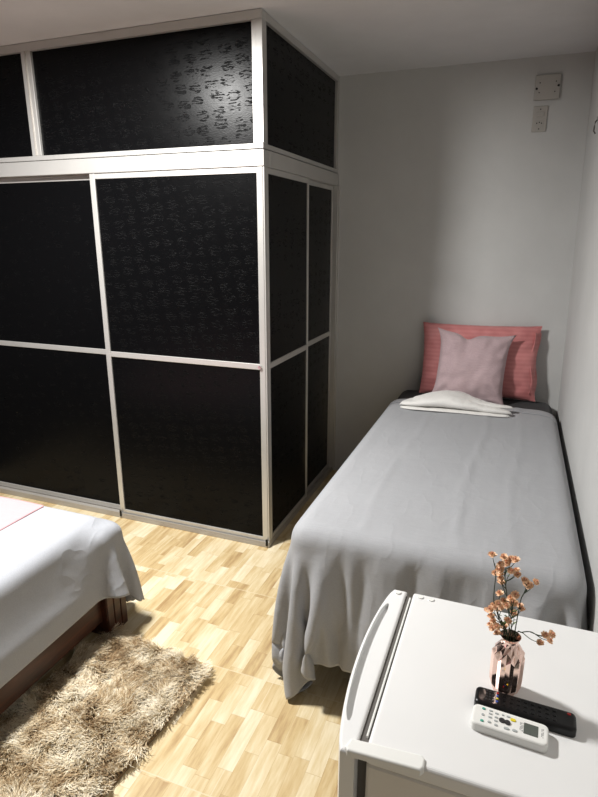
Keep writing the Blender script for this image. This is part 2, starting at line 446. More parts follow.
def cloth_obj(name, X, mat, mask=None, sub=1, thick=.0025, **k):
    nx, ny = X.shape[:2]
    idx = np.arange(nx*ny).reshape(nx, ny)
    F = np.stack([idx[:-1, :-1], idx[1:, :-1], idx[1:, 1:], idx[:-1, 1:]], -1).reshape(-1, 4)
    if mask is not None: F = F[mask[F//ny, F % ny].all(1)]
    me = bpy.data.meshes.new(name); me.from_pydata(X.reshape(-1, 3).tolist(), [], F.tolist())
    b = bmesh.new(); b.from_mesh(me); bmesh.ops.delete(b, geom=[v for v in b.verts if not v.link_faces], context='VERTS')
    b.to_mesh(me); b.free(); smooth(me)
    o = link(name, me, mat, **k)
    s = o.modifiers.new('sub', 'SUBSURF'); s.levels = sub; s.render_levels = sub
    t = o.modifiers.new('thick', 'SOLIDIFY'); t.thickness = thick; t.offset = 0
    return o

# ------------------------------------------------------------------ single bed on the right
BZ = .655; BX0, BX1, BY0, BY1 = .462, 1.368, -.865, D-.01
bed = empty('single_bed', ((BX0+BX1)/2, .12, 0), 'single box bed with black fitted mattress cover, standing against the back and right walls', 'bed')
cx, cy = (BX0+BX1)/2, .12
def lb(lo, hi, ox=cx, oy=cy): return ((lo[0]-ox, lo[1]-oy, lo[2]), (hi[0]-ox, hi[1]-oy, hi[2]))
part('base', boxes([lb((BX0+.02, BY0+.02, .12), (BX1-.02, BY1-.02, .36))], .02, 3), M['black_fabric'], bed)
me = boxes([lb((BX0+.002, BY0+.002, .365), (BX1-.002, BY1, BZ-.001))], .058, 6); smooth(me)
part('mattress', me, M['black_fabric'], bed)
for x in (BX0+.035, BX1-.07):
    for y in (BY0+.16, .1, BY1-.1):
        b = bmesh.new(); cyl(b, (x-cx, y-cy, .085), .016, .07, 16); cyl(b, (x-cx, y-cy, .028), .022, .05, 20, r2=.028)
        cyl(b, (x-cx, y-cy, .008), .03, .014, 20)
        part('leg', tomesh(b), M['chrome'], bed)
def fixed1(gx, gy): return (gx > BX0+.06) & (gx < BX1-.06) & (gy > BY0+.06)
def pull1(X, gx, gy):
    # a hand tucking the loose corner in against the bed end
    m = ((gx < BX0+.02) & (gy < BY0+.02))[..., None]
    t = np.array([BX0+.05, BY0-.03, 0.])-X; t[..., 2] = 0
    return m*t*55
X, gx, gy = drape(BX0-.41, BX1+.36, BY0-.425, .86, .018, BZ+.01, [((BX0, BY0, .1), (BX1, BY1, BZ), .05)], fixed1, wall=1.404, tuck=BX1+.012, steps=260, iters=18, seed=4, shear=.5, pull=pull1)
# head end hem is not quite straight
X1 = X.copy()
fm = fixed1(gx, gy)
for it in range(2):
    Z = X1[..., 2].copy(); Z[1:-1, 1:-1] = (Z[:-2, 1:-1]+Z[2:, 1:-1]+Z[1:-1, :-2]+Z[1:-1, 2:])/4
    X1[..., 2] = np.where(fm, BZ+.006, X1[..., 2])
wr_ = np.array([[.004*noise.noise(Vector((gx[i, j]*5, gy[i, j]*1.6, 2)))+.0018*noise.noise(Vector((gx[i, j]*16, gy[i, j]*6, 7))) for j in range(gx.shape[1])] for i in range(gx.shape[0])])
# the ironed-in fold lines running down the bed
for xc, a in ((.70, .004), (1.0, .007), (1.17, .004)):
    wr_ += a*np.exp(-((gx-xc-.02*np.sin(gy*4))/.009)**2)
X1[..., 2] += wr_*fm + .003*fm
dn = np.clip((BZ-.05-X1[..., 2])/.25, 0, 1)
foot = np.clip((BY0+.01-gy)/.05, 0, 1)*np.clip((gx-BX0)/.1, 0, 1)
fold = np.array([[noise.noise(Vector((gx[i, j]*13, X1[i, j, 2]*1.5, 5)))+.5*noise.noise(Vector((gx[i, j]*27, X1[i, j, 2]*4, 8))) for j in range(gx.shape[1])] for i in range(gx.shape[0])])
X1[..., 1] -= foot*(.12+.88*dn**.7)*(.05*fold+.014)
curve = lambda x: .022+.07*np.clip((x-1.15)/.25, 0, 1)**2 + .10*np.clip((.75-x)/.3, 0, 1)**2
X1[..., 1] -= curve(gx)*np.clip((gy-.3)/.6, 0, 1)
X1[..., 0] = np.minimum(X1[..., 0], 1.406-.024*X1[..., 2])
sheet = cloth_obj('grey_bed_sheet', X1, M['sheet'], label='plain grey sheet spread over the single bed, one corner trailing to the floor', cat='bed sheet')
# doubled-over hem at the head end
hm = X1[:, -6:].copy(); hm[..., 2] += .0035
ho = cloth_obj('folded_hem', hm, M['sheet'], parent=sheet, thick=.002)

# ------------------------------------------------------------------ pillows, towel
def pillow(w, h, t, seed, corner=.03, pinch=.12, n=56, flange=.0, notch=None, wr=.004, pw=2.4):
    r = random.Random(seed); off = Vector((r.random()*50, r.random()*50, r.random()*50))
    def surf(sgn):
        P = np.zeros((n+1, n+1, 3))
        for i in range(n+1):
            for j in range(n+1):
                u = -1+2*i/n; v = -1+2*j/n
                ui = min(1, abs(u)/(1-flange)); vi = min(1, abs(v)/(1-flange))
                e = max(0, (1-ui**pw))*max(0, (1-vi**pw))
                th = t/2*e**.42 if e > 0 else 0
                x = u*w/2*(1-pinch*.5*(1-v*v)*abs(u)**3 * 0.6) + math.copysign(corner*(abs(u*v))**6, u)
                z = v*h/2*(1-pinch*.5*(1-u*u)*abs(v)**3 * 0.6) + math.copysign(corner*.6*(abs(u*v))**6, v)
                if notch and v > 0:
                    z -= notch[1]*math.exp(-((u-notch[0])/.22)**2)*v**2
                    th *= 1-.55*math.exp(-((u-notch[0])/.16)**2)*v
                q = Vector((x*9, sgn*3, z*9))+off
                k = noise.noise(q)*1.6+noise.noise(q*2.3)*.8
                rad = math.atan2(v, u)
                k += .9*math.sin(rad*17+3*noise.noise(q*.6))*max(0, (u*u+v*v)-.5)
                P[i, j] = (x, sgn*(th + wr*k*min(1, e*6)) + .0035*noise.noise(q*1.2)*(1-min(1, e*4)), z)
        return P
    A = surf(1); B = surf(-1); me = bpy.data.meshes.new('pillow')
    m = n+1; idx = np.arange(m*m).reshape(m, m)
    F = np.stack([idx[:-1, :-1], idx[:-1, 1:], idx[1:, 1:], idx[1:, :-1]], -1).reshape(-1, 4)
    V = np.concatenate([A.reshape(-1, 3), B.reshape(-1, 3)])
    b0 = np.concatenate([F, F[:, ::-1]+m*m])
    me.from_pydata(V.tolist(), [], b0.tolist())
    bmm = bmesh.new(); bmm.from_mesh(me); bmesh.ops.remove_doubles(bmm, verts=bmm.verts, dist=.0006)
    bmesh.ops.recalc_face_normals(bmm, faces=bmm.faces); bmm.to_mesh(me); bmm.free(); smooth(me); return me
pk = link('pillow', pillow(.67, .435, .13, 3, corner=.004, flange=.02, wr=.006), M['rose'], label='rose pink striped bed pillow leaning against the back wall', cat='pillow')
pk.location = (.922, 1.045, BZ+.222); pk.rotation_euler = (R(-8), R(-1), R(0))
# side flap of the pillowcase
fl = grid_mesh(np.array([[(.296+.008*math.sin(j*.35)+i*.0055, -.03+.05*i/6+.006*math.sin(j*.5+i), -.178+.358*j/24) for j in range(25)] for i in range(7)]))
fo = part('pillowcase_flap', fl, M['rose'], pk); sm_ = fo.modifiers.new('t', 'SOLIDIFY'); sm_.thickness = .003
cu = link('cushion', pillow(.39, .392, .12, 9, corner=.028, flange=.03, notch=(-.2, .03), wr=.008), M['cushion'], label='smaller mauve-grey square cushion propped in front of the rose pillow', cat='cushion')
cu.location = (.892, .935, BZ+.203); cu.rotation_euler = (R(-12), R(2), R(-3))
b = bmesh.new(); tube(b, [(.165, -.01, -.2), (.172, -.018, -.214), (.182, -.014, -.218), (.186, -.004, -.208), (.178, 0, -.2)], .006, 8)
part('corner_knot', tomesh(b), M['cushion'], cu)

# towel: a long folded bundle, thick in the middle, its rounded fold towards the foot
def towel_layer(x0, x1, yf, yb, zb, hh, seed, nu=70, nv=40):
    P = np.zeros((nu+1, nv, 3))
    for i in range(nu+1):
        s = i/nu; x = x0+(x1-x0)*s
        f_, bk, z, h = yf(s), yb(s), zb(s), hh(s)
        end = (1-(abs(2*s-1))**10)**.5 if 0 < s < 1 else 0
        for j in range(nv):
            a = 2*math.pi*j/nv
            c = math.cos(a); d = math.sin(a)
            cc = math.copysign(abs(c)**.75, c); dd = math.copysign(abs(d)**.8, d)
            wdt = (bk-f_)/2*max(.35, end); y = (f_+bk)/2-cc*wdt
            prof = 1-.62*max(0, (y-f_-(bk-f_)*.45)/(bk-f_+1e-6))
            zz = z+h/2*end+dd*h/2*max(end, .15)*(prof if dd > 0 else 1)
            q = Vector((x*14, y*14, zz*20+seed))
            zz += .004*noise.noise(q)*(1 if dd > 0 else .3)+ .0025*noise.noise(q*2.6)*(1 if dd > 0 else 0)
            y += .005*noise.noise(q*.7+Vector((5, 5, 5)))
            P[i, j] = (x, y, zz)
    return P
tw = empty('folded_towel', (.84, .7, BZ+.006), 'white terry towel folded into a long low bundle on the grey sheet', 'towel')
def addlayer(nm, P):
    P = P-np.array([.84, .7, BZ+.006]); me = grid_mesh(P, wrap=True)
    b = bmesh.new(); b.from_mesh(me)
    for k in (0, P.shape[0]-1):
        b.verts.ensure_lookup_table(); vs = [b.verts[k*P.shape[1]+j] for j in range(P.shape[1])]
        b.faces.new(vs if k else vs[::-1])
    bmesh.ops.recalc_face_normals(b, faces=b.faces); b.to_mesh(me); b.free(); smooth(me)
    part(nm, me, M['towel'], tw)
Zt = BZ+.008
hump = lambda s: math.exp(-((s-.42)/.26)**2)
addlayer('lower_fold', towel_layer(.545, 1.135, lambda s: .575+.045*s, lambda s: .70+.14*hump(s), lambda s: Zt, lambda s: .020, 1))
addlayer('upper_fold', towel_layer(.543, 1.14, lambda s: .58+.055*s, lambda s: .69+.15*hump(s), lambda s: Zt+.017, lambda s: (.024+.046*hump(s)), 9))
addlayer('inner_fold', towel_layer(.60, 1.145, lambda s: .64+.04*s, lambda s: .72+.13*hump(s), lambda s: Zt+.036, lambda s: .014+.036*math.exp(-((s-.35)/.3)**2), 17))

# ------------------------------------------------------------------ left bed
ANG = 0
lbed = empty('wooden_bed', (-1.05, -1.8, 0), 'dark brown wooden bed frame with slatted corner post, cut off by the left edge', 'bed')
ox, oy = -1.05, -1.8
LX0, LX1, LY0, LY1 = -1.78, -.325, -2.75, -.764
def pb(name, L, mat, bev=.004, **k): part(name, boxes([lb(a, c, ox, oy) for a, c in L], bev), mat, lbed, **k)
pb('side_rail', [((-.385, LY0+.1, .075), (-.355, LY1-.1, .30)), ((-.375, LY0+.1, .225), (-.34, LY1-.12, .25))], M['wood'])
pb('side_rail', [((LX0+.03, LY0+.1, .075), (LX0+.06, LY1-.1, .30))], M['wood'])
pb('end_rail', [((LX0+.06, LY1-.075, .08), (-.42, LY1-.04, .34))], M['wood'])
pb('head_rail', [((LX0+.06, LY0+.04, .08), (-.42, LY0+.075, .34))], M['wood'])
for sx_ in (0, 1):
    for sy_ in (0, 1):
        xa = LX1-.105 if sx_ else LX0; ya = LY1-.122 if sy_ else LY0
        L = [((xa+.006, ya+.006, 0), (xa+.099, ya+.116, .44))]
        # raised slats with grooves between them on the outer faces
        for k in range(3):
            L.append(((xa, ya+.002+k*.041, .002), (xa+.105, ya+.002+k*.041+.034, .438)))
        for k in range(3):
            L.append(((xa+.002+k*.035, ya, .004), (xa+.002+k*.035+.029, ya+.122, .436)))
        pb('leg', L, M['wood'], .003)
pb('slats', [((LX0+.06, LY0+.15+k*.16, .27), (-.385, LY0+.22+k*.16, .29)) for k in range(11)], M['wood'], 0)
me = boxes([lb((LX0+.05, LY0+.08, .30), (-.378, -.805, .505), ox, oy)], .045, 5); smooth(me)
part('mattress', me, M['mattress'], lbed)
def fixed2(gx, gy): return (gx < -.45) & (gy < -.88)
X, gx, gy = drape(-1.70, -.375+.285, -2.60, -.80+.33, .019, .52,
    [((LX0, LY0, .1), (-.375, -.80, .505), .04), ((LX0, LY0, .02), (-.335, -.774, .31), .03), ((-.44, -.90, .02), (-.318, -.758, .47), .025)],
    fixed2, steps=200, iters=16, seed=12, amp=.006, shear=.4)
cxr, cyr, rr = (-.375+.285)-.26, (-.80+.33)-.26, .26
mask = ~((gx > cxr) & (gy > cyr) & ((((gx-cxr)/rr)**2.6+((gy-cyr)/rr)**2.6) > 1.0))
cloth_obj('pale_bed_sheet', X, M['sheet2'], mask=mask, label='pale grey sheet hanging over the wooden bed at the left', cat='bed sheet')
# pink blanket lying on it
bx0, bx1, by0, by1 = -1.62, -.645, -2.5, -.83
n1, n2 = 60, 90
Pz = np.zeros((n1, n2, 3))
for i in range(n1):
    for j in range(n2):
        x = bx0+(bx1-bx0)*i/(n1-1); y = by0+(by1-by0)*j/(n2-1)
        Pz[i, j] = (x-.02*(by1-y), y, .5165+.0025*noise.noise(Vector((x*6, y*6, 3)))+.0015)
cloth_obj('pink_blanket', Pz, M['pinkblanket'], sub=1, thick=.006, label='pale pink folded coverlet lying on the pale sheet at the left edge', cat='blanket')

# ------------------------------------------------------------------ shag rug
rug = empty('shag_rug', (-.1, -1.5, 0), 'beige and brown shaggy rug on the floor beside the wooden bed', 'rug')
ra = R(-5.0)
def rugpt(u, v):  # u: 0..w left->right, v: 0..l from far edge towards camera
    x = u-.52; y = -v
    return (.155+ (x)*math.cos(ra) - y*math.sin(ra), -.905+x*math.sin(ra)+y*math.cos(ra))
RW, RL, RC = .52, 1.45, .05
pts = []
for k in range(9):
    a = R(90*k/8); pts.append((RW-RC+RC*math.sin(a), RC-RC*math.cos(a)))
pts += [(RW, RL), (0, RL)]
for k in range(9):
    a = R(90*k/8); pts.append((RC-RC*math.cos(a), RC-RC*math.sin(a)))
pp = [rugpt(u, v) for u, v in pts]
part('backing', prism([(x+.1, y+1.5) for x, y in pp], .001, .012), M['rug_back'], rug)
NS = 60000
u = rng.random(NS)*RW; v = rng.random(NS)**1.15*RL
def incorner(u, v):
    k = np.ones(len(u), bool)
    for cu_, sgn in ((RC, -1), (RW-RC, 1)):
        m = (v < RC) & (((u-cu_)*sgn) > 0) & ((u-cu_)**2+(v-RC)**2 > RC**2); k &= ~m
    return k
k = incorner(u, v); u = u[k]; v = v[k]; NS = len(u)
# clumped lean directions from a coarse random field
def field(u, v, n, seed):
    r = np.random.default_rng(seed); g = r.normal(size=(int(RW*n)+4, int(RL*n)+4))
    a = u*n; b_ = v*n; i = a.astype(int); j = b_.astype(int); fa = a-i; fb = b_-j
    fa = fa*fa*(3-2*fa); fb = fb*fb*(3-2*fb)
    return g[i, j]*(1-fa)*(1-fb)+g[i+1, j]*fa*(1-fb)+g[i, j+1]*(1-fa)*fb+g[i+1, j+1]*fa*fb
ang = field(u, v, 7, 1)*1.5+field(u, v, 26, 2)*1.1+rng.normal(size=NS)*.45-1.0
lean = .75+.35*np.abs(field(u, v, 18, 3))+rng.normal(size=NS)*.15
ln = .038+.012*rng.random(NS)+.006*field(u, v, 20, 4)
cr, sr = math.cos(ra), math.sin(ra)
bx = .155+(u-.52)*cr+v*sr; by = -.905+(u-.52)*sr-v*cr
dx = np.cos(ang); dy = np.sin(ang)
# overhanging the edges a little: push outward near the border
ed = np.clip((u-(RW-.03))/.03, 0, 1); dx += ed*.5
ed2 = np.clip((.03-v)/.03, 0, 1); dy += ed2*1.0
nn = np.hypot(dx, dy); dx /= nn; dy /= nn
segs = 4
wd_ = .0014+.0008*rng.random(NS)
verts = np.zeros((NS, segs+1, 2, 3)); curl = rng.normal(size=NS)*.35
wa = rng.random(NS)*math.pi
for s in range(segs+1):
    t = s/segs
    th = lean*(t**.8)*1.25
    # integrate approx. along a bending arc
    r_ = ln*t*np.sin(np.clip(th*.75, 0, 1.45)); z = .008+ln*t*np.cos(np.clip(th*.75, 0, 1.4))
    a2 = curl*t*t
    ddx = dx*np.cos(a2)-dy*np.sin(a2); ddy = dx*np.sin(a2)+dy*np.cos(a2)
    w = wd_*(1-.75*t)
    for q, sg in ((0, -1), (1, 1)):
        verts[:, s, q, 0] = bx+ddx*r_-sg*w*np.sin(ang+wa*.4)+.1
        verts[:, s, q, 1] = by+ddy*r_+sg*w*np.cos(ang+wa*.4)+1.5
        verts[:, s, q, 2] = z
base = (np.arange(NS)*(segs+1)*2)[:, None, None]
s_ = np.arange(segs)[None, :, None]*2
F = (base+s_+np.array([0, 1, 3, 2])[None, None]).reshape(-1, 4)
me = bpy.data.meshes.new('pile')
me.vertices.add(NS*(segs+1)*2); me.vertices.foreach_set('co', verts.reshape(-1).astype(np.float32))
me.loops.add(len(F)*4); me.loops.foreach_set('vertex_index', F.reshape(-1).astype(np.int32))
me.polygons.add(len(F)); me.polygons.foreach_set('loop_start', (np.arange(len(F))*4).astype(np.int32))
me.update(calc_edges=True)
at = me.attributes.new('tone', 'FLOAT', 'POINT')
at.data.foreach_set('value', np.repeat(rng.random(NS).astype(np.float32), (segs+1)*2))
smooth(me)
part('pile', me, M['fur'], rug, kind='stuff')

# ------------------------------------------------------------------ mini fridge
FZ = .78; fx0, fx1, fy0, fy1 = .94, 1.385, -1.722, -1.262
fr = empty('mini_fridge', (1.15, -1.49, 0), 'white mini fridge at the foot of the single bed, door facing left', 'fridge')
def lf(L): return [((a[0]-1.15, a[1]+1.49, a[2]), (c[0]-1.15, c[1]+1.49, c[2])) for a, c in L]
part('body', boxes(lf([((fx0, fy0, .03), (fx1, fy1, FZ-.03))]), .006), M['fridge_side'], fr)
me = boxes(lf([((fx0-.001, fy0-.001, FZ-.032), (fx1+.002, fy1+.002, FZ))]), .007, 4); part('top', me, M['white_gloss'], fr)
part('gasket', boxes(lf([((.9235, fy0+.012, .05), (fx0+.002, fy1-.012, FZ-.007))])), M['rubber'], fr)
part('gasket_lip', boxes(lf([((.933, fy0+.028, FZ-.02), (.9365, fy1-.02, FZ-.002))]), .001), M['white_plastic'], fr)
# door with bowed outer face
def outer(y):  # bow of the door front, y from fy0 to fy1
    s = (y-(-1.735))/(-1.262+1.735)
    return .899-.006*s-.029*math.sin(math.pi*min(1, max(0, s)))**.65
ys = np.linspace(-1.737, -1.262, 30)
pts = [(.924, -1.262), (.924, -1.737)]+[(outer(y), y) for y in ys]
pts = [(x-1.15, y+1.49) for x, y in pts]
dr = part('door', prism(pts, .04, FZ-.0005, .006, 4), M['white_gloss'], fr, label='white door with a bowed front edge')
# grip recess along the top edge of the door
def recess(y, o): return outer(y)+o
b = bmesh.new(); yg = np.linspace(-1.675, -1.325, 26); rows = []
for i, y in enumerate(yg):
    e = min(1, min(i, len(yg)-1-i)/3.0); w = .0035+.0055*e
    c = outer(y)+.014
    rows.append([(c-w, y, FZ+.0004), (c-w*.7, y, FZ+.0012), (c, y, FZ+.0008-.0), (c+w*.7, y, FZ+.0012), (c+w, y, FZ+.0004)])
P = np.array(rows)-np.array([1.15, -1.49, 0])
g_ = grid_mesh(P)
# ------ a raised rim around the sunken grip
bm = bmesh.new()
lo = [(outer(y)+.0065, y) for y in yg]; hi = [(outer(y)+.0205, y) for y in yg]
loop = lo+hi[::-1]+[lo[0]]
bpy.data.meshes.remove(g_)
# sunken groove: boolean-free, a channel modelled as its own inset strip
rows = []
for i, y in enumerate(yg):
    e = math.sin(math.pi*min(.5, min(i, len(yg)-1-i)/6.0)); w = .0015+.0065*e; c = outer(y)+.0135; d = .012*e
    rows.append([(c-w, y, FZ+.0003), (c-w*.8, y, FZ-.4*d), (c-w*.3, y, FZ-d), (c+w*.3, y, FZ-d), (c+w*.8, y, FZ-.4*d), (c+w, y, FZ+.0003)])
bm.free()
P = np.array(rows)-np.array([1.15, -1.49, 0])
# cutter for the groove
bm = bmesh.new()
n_ = len(yg); vb = []; vt = []
for i, y in enumerate(yg):
    e = math.sin(math.pi*min(.5, (min(i, n_-1-i)+.6)/6.0)); w = .0075*e; c = outer(y)+.0135
    vb.append((bm.verts.new((c-w-1.15, y+1.49, FZ-.014)), bm.verts.new((c+w-1.15, y+1.49, FZ-.014))))
    vt.append((bm.verts.new((c-w-1.15, y+1.49, FZ+.02)), bm.verts.new((c+w-1.15, y+1.49, FZ+.02))))
for i in range(n_-1):
    bm.faces.new((vb[i][0], vb[i][1], vb[i+1][1], vb[i+1][0])); bm.faces.new((vt[i][0], vt[i+1][0], vt[i+1][1], vt[i][1]))
    bm.faces.new((vb[i][0], vb[i+1][0], vt[i+1][0], vt[i][0])); bm.faces.new((vb[i][1], vt[i][1], vt[i+1][1], vb[i+1][1]))
bm.faces.new((vb[0][0], vt[0][0], vt[0][1], vb[0][1])); bm.faces.new((vb[-1][0], vb[-1][1], vt[-1][1], vt[-1][0]))
cut = tomesh(bm); co = bpy.data.objects.new('cutter', cut); COL.objects.link(co); co.location = fr.location
md = dr.modifiers.new('grip', 'BOOLEAN'); md.object = co; md.operation = 'DIFFERENCE'; md.solver = 'EXACT'
bpy.context.view_layer.update()
dg_ = bpy.context.evaluated_depsgraph_get(); nm = bpy.data.meshes.new_from_object(dr.evaluated_get(dg_))
dr.modifiers.clear(); dr.data = nm; bpy.data.objects.remove(co)
# hinge cover strip at the near corner
me = prism([(x-1.15, y+1.49) for x, y in [(.906, -1.733), (.912, -1.713), (1.029, -1.703), (1.035, -1.709), (1.035, -1.726), (1.030, -1.733), (.912, -1.739)]], FZ-.008, FZ+.005, .004, 4)
part('hinge_cover', me, M['white_plastic'], fr)
for x, y in ((.905, -1.277), (.958, -1.276), (.983, -1.277)):
    b = bmesh.new(); cyl(b, (x-1.15, y+1.49, FZ+.0008), .0065, .003, 18); part('top_cap', tomesh(b), M['white_plastic'], fr)
for x in (.97, 1.34):
    for y in (-1.69, -1.3):
        b = bmesh.new(); cyl(b, (x-1.15, y+1.49, .016), .02, .03, 16); part('foot', tomesh(b), M['rubber'], fr)

# ------------------------------------------------------------------ vase
vx, vy = 1.15, -1.506
vs = empty('vase', (vx, vy, FZ), 'small rose gold mirrored faceted vase on the fridge', 'vase')
bm = bmesh.new(); prof = [(.0, 0, 0), (.017, .0005, 0), (.0215, .005, .5), (.0265, .018, .5), (.0275, .034, 0), (.0275, .080, 0), (.0235, .094, .5), (.0155, .104, 0), (.0140, .110, 0), (.0148, .115, 0), (.0185, .121, 0), (.0175, .1212, 0), (.0128, .110, 0), (.0120, .095, 0), (.015, .06, 0), (0, .02, 0)]
ns = 11; prev = None
for ri, (r_, z, o_) in enumerate(prof):
    if r_ == 0: ring = [bm.verts.new((0, 0, z))]
    else:
        ring = []
        for k_ in range(ns*2):
            a = math.pi*2*(k_)/(ns*2)
            amp = 1.0
            if 1 <= ri <= 7: amp = 1.0+(.06 if (k_ % 2) else -.07)*(1 if ri not in (4, 5) else .9)
            dz = 0
            if ri == 3: dz = .003*(1 if k_ % 2 else -1)
            if ri == 5: dz = .005*(1 if k_ % 2 else -1)
            if ri == 6: dz = -.003*(1 if k_ % 2 else -1)
            ring.append(bm.verts.new((math.cos(a)*r_*amp, math.sin(a)*r_*amp, z+dz)))
    if prev:
        m_ = ns*2
        for k_ in range(m_):
            if len(prev) == 1: bm.faces.new((prev[0], ring[(k_+1) % m_], ring[k_]))
            elif len(ring) == 1: bm.faces.new((prev[k_], prev[(k_+1) % m_], ring[0]))
            else: bm.faces.new((prev[k_], prev[(k_+1) % m_], ring[(k_+1) % m_], ring[k_]))
    prev = ring
bmesh.ops.recalc_face_normals(bm, faces=bm.faces)
body_m = tomesh(bm); part('body', body_m, M['vase'], vs)

# ------------------------------------------------------------------ flower sprigs
def blossom_mesh(seed, r):
    rr_ = random.Random(seed); b = bmesh.new()
    for layer, (n_, tilt, rad) in enumerate(((9, 15, 1.0), (8, 45, .85), (6, 70, .6))):
        for k_ in range(n_):
            a = 2*math.pi*(k_+.5*layer)/n_+rr_.uniform(-.15, .15); tl = R(tilt+rr_.uniform(-10, 10))
            d = Vector((math.cos(a)*math.cos(tl), math.sin(a)*math.cos(tl), math.sin(tl)))
            side = Vector((-math.sin(a), math.cos(a), 0)); w = r*.34
            nrm = d.cross(side)
            p0 = Vector((0, 0, 0)); p1 = d*r*rad*.6; p2 = d*r*rad
            v = [b.verts.new(p0-side*w*.3), b.verts.new(p0+side*w*.3), b.verts.new(p1+side*w), b.verts.new(p1-side*w), b.verts.new(p2+side*w*.5+nrm*w*.4), b.verts.new(p2-side*w*.5+nrm*w*.4)]
            b.faces.new((v[0], v[1], v[2], v[3])); b.faces.new((v[3], v[2], v[4], v[5]))
    bmesh.ops.create_icosphere(b, subdivisions=2, radius=r*.42, matrix=Matrix.Translation((0, 0, r*.16)))
    return tomesh(b)
BL = []
for s in range(4):
    m_ = blossom_mesh(s, .0058); m_.materials.append(M['petal']); BL.append(m_)
bc = bmesh.new(); bmesh.ops.create_icosphere(bc, subdivisions=1, radius=.0017); core = tomesh(bc, True); core.materials.append(M['petal_core'])
def sprig(label, root, heads, fork, seed, extra_leaf=0):
    rr_ = random.Random(seed)
    o = empty('flower_sprig', (vx, vy, FZ+.03), label, 'flowers', group='flower sprigs in the rose gold vase')
    org = Vector((vx, vy, FZ+.03))
    b = bmesh.new(); F_ = [Vector(q)-org for q in fork]; r0 = Vector(root)-org
    def curve(pts, r):
        # Catmull-Rom through points
        P_ = [pts[0]]+list(pts)+[pts[-1]]; out = []
        for i in range(1, len(P_)-2):
            for t in [k_/6 for k_ in range(6)]:
                p0, p1, p2, p3 = P_[i-1:i+3]
                out.append(.5*((2*p1)+(p2-p0)*t+(2*p0-5*p1+4*p2-p3)*t*t+(3*p1-p0-3*p2+p3)*t**3))
        out.append(pts[-1]); tube(b, out, [r*(1-.4*i/len(out)) for i in range(len(out))], 6)
        return out
    main = curve([r0]+F_, .0012)
    hs = [Vector(h)-org for h in heads]
    for h in hs:
        a = min(main[len(main)//3:], key=lambda p_: abs((h-p_).length-.028)+max(0, (p_.z-h.z))*2)
        mid = a.lerp(h, .55)+Vector((rr_.uniform(-.002, .002), rr_.uniform(-.002, .002), -.003))
        curve([a, mid, h], .0008)
    part('stem', tomesh(b, True), M['stem'], o)
    for q_ in range(extra_leaf):
        p_ = main[int((.25+.7*rr_.random())*(len(main)-1))]; b = bmesh.new()
        a_ = rr_.uniform(0, 6.28); d_ = Vector((math.cos(a_), math.sin(a_), rr_.uniform(.3, 1.2))).normalized(); sd = d_.cross(Vector((0, 0, 1))).normalized()
        L_ = rr_.uniform(.012, .020); v_ = [b.verts.new(p_), b.verts.new(p_+d_*L_*.45+sd*.0022), b.verts.new(p_+d_*L_+Vector((0, 0, -.002))), b.verts.new(p_+d_*L_*.45-sd*.0022)]
        b.faces.new(v_); part('leaf', tomesh(b), M['leaf'], o)
    for i, h in enumerate(hs):
        d = bpy.data.objects.new('blossom', BL[i % 4]); COL.objects.link(d); d.parent = o; d.location = h
        out = Vector((h.x*6+rr_.uniform(-.4, .4), h.y*6+rr_.uniform(-.9, .0), .6+rr_.uniform(0, .4)))
        d.rotation_euler = out.to_track_quat('Z', 'Y').to_euler(); s_ = rr_.uniform(1.15, 1.55); d.scale = (s_,)*3
        c_ = bpy.data.objects.new('blossom_heart', core); COL.objects.link(c_); c_.parent = d; c_.location = (0, 0, .0044)
    return o
tall = [(1.124, -1.508, 1.057), (1.143, -1.513, 1.058), (1.136, -1.506, 1.053), (1.13, -1.505, 1.047), (1.12, -1.522, 1.049), (1.119, -1.524, 1.041), (1.112, -1.499, 1.016), (1.12, -1.516, 1.026), (1.122, -1.517, 1.019), (1.124, -1.494, .997), (1.137, -1.51, 1.033), (1.147, -1.499, 1.03), (1.148, -1.51, 1.029), (1.129, -1.505, 1.042)]
mid = [(1.146, -1.504, .978), (1.148, -1.522, .996), (1.148, -1.501, .966), (1.16, -1.498, .96), (1.163, -1.503, .957), (1.151, -1.496, .941), (1.141, -1.512, .933), (1.137, -1.515, .967), (1.131, -1.506, .968), (1.143, -1.52, .985)]
left = [(1.124, -1.502, .979), (1.122, -1.523, .973), (1.116, -1.498, .949), (1.112, -1.51, .949), (1.107, -1.502, .938), (1.138, -1.5, .913), (1.114, -1.511, .934), (1.118, -1.496, .916), (1.113, -1.498, .907), (1.118, -1.521, .919), (1.125, -1.52, .923), (1.128, -1.515, .962), (1.121, -1.51, .956), (1.127, -1.522, .910)]
rt = [(1.16, -1.519, 1.026), (1.169, -1.505, 1.009), (1.179, -1.498, 1.014), (1.165, -1.508, 1.015)]
low = [(1.204, -1.517, .924), (1.216, -1.495, .914), (1.199, -1.511, .903), (1.213, -1.505, .907)]
sprig('tallest peach flower sprig, dense cluster at the top of the bunch', (vx-.004, vy, FZ+.02), tall, [(1.146, -1.506, .905), (1.140, -1.508, .96), (1.130, -1.508, 1.01), (1.128, -1.508, 1.035)], 1, 7)
sprig('peach flower sprig forking right below the tallest cluster', (vx+.004, vy, FZ+.02), rt, [(1.156, -1.504, .905), (1.158, -1.504, .955), (1.160, -1.506, .985), (1.167, -1.506, 1.0)], 2)
sprig('peach flower sprig with blossoms in the middle of the bunch', (vx, vy+.004, FZ+.02), mid, [(1.150, -1.502, .905), (1.146, -1.506, .935), (1.147, -1.508, .96)], 3, 9)
sprig('peach flower sprig bunching low over the left of the vase rim', (vx, vy-.004, FZ+.02), left, [(1.143, -1.510, .905), (1.130, -1.510, .925), (1.122, -1.510, .945)], 4, 8)
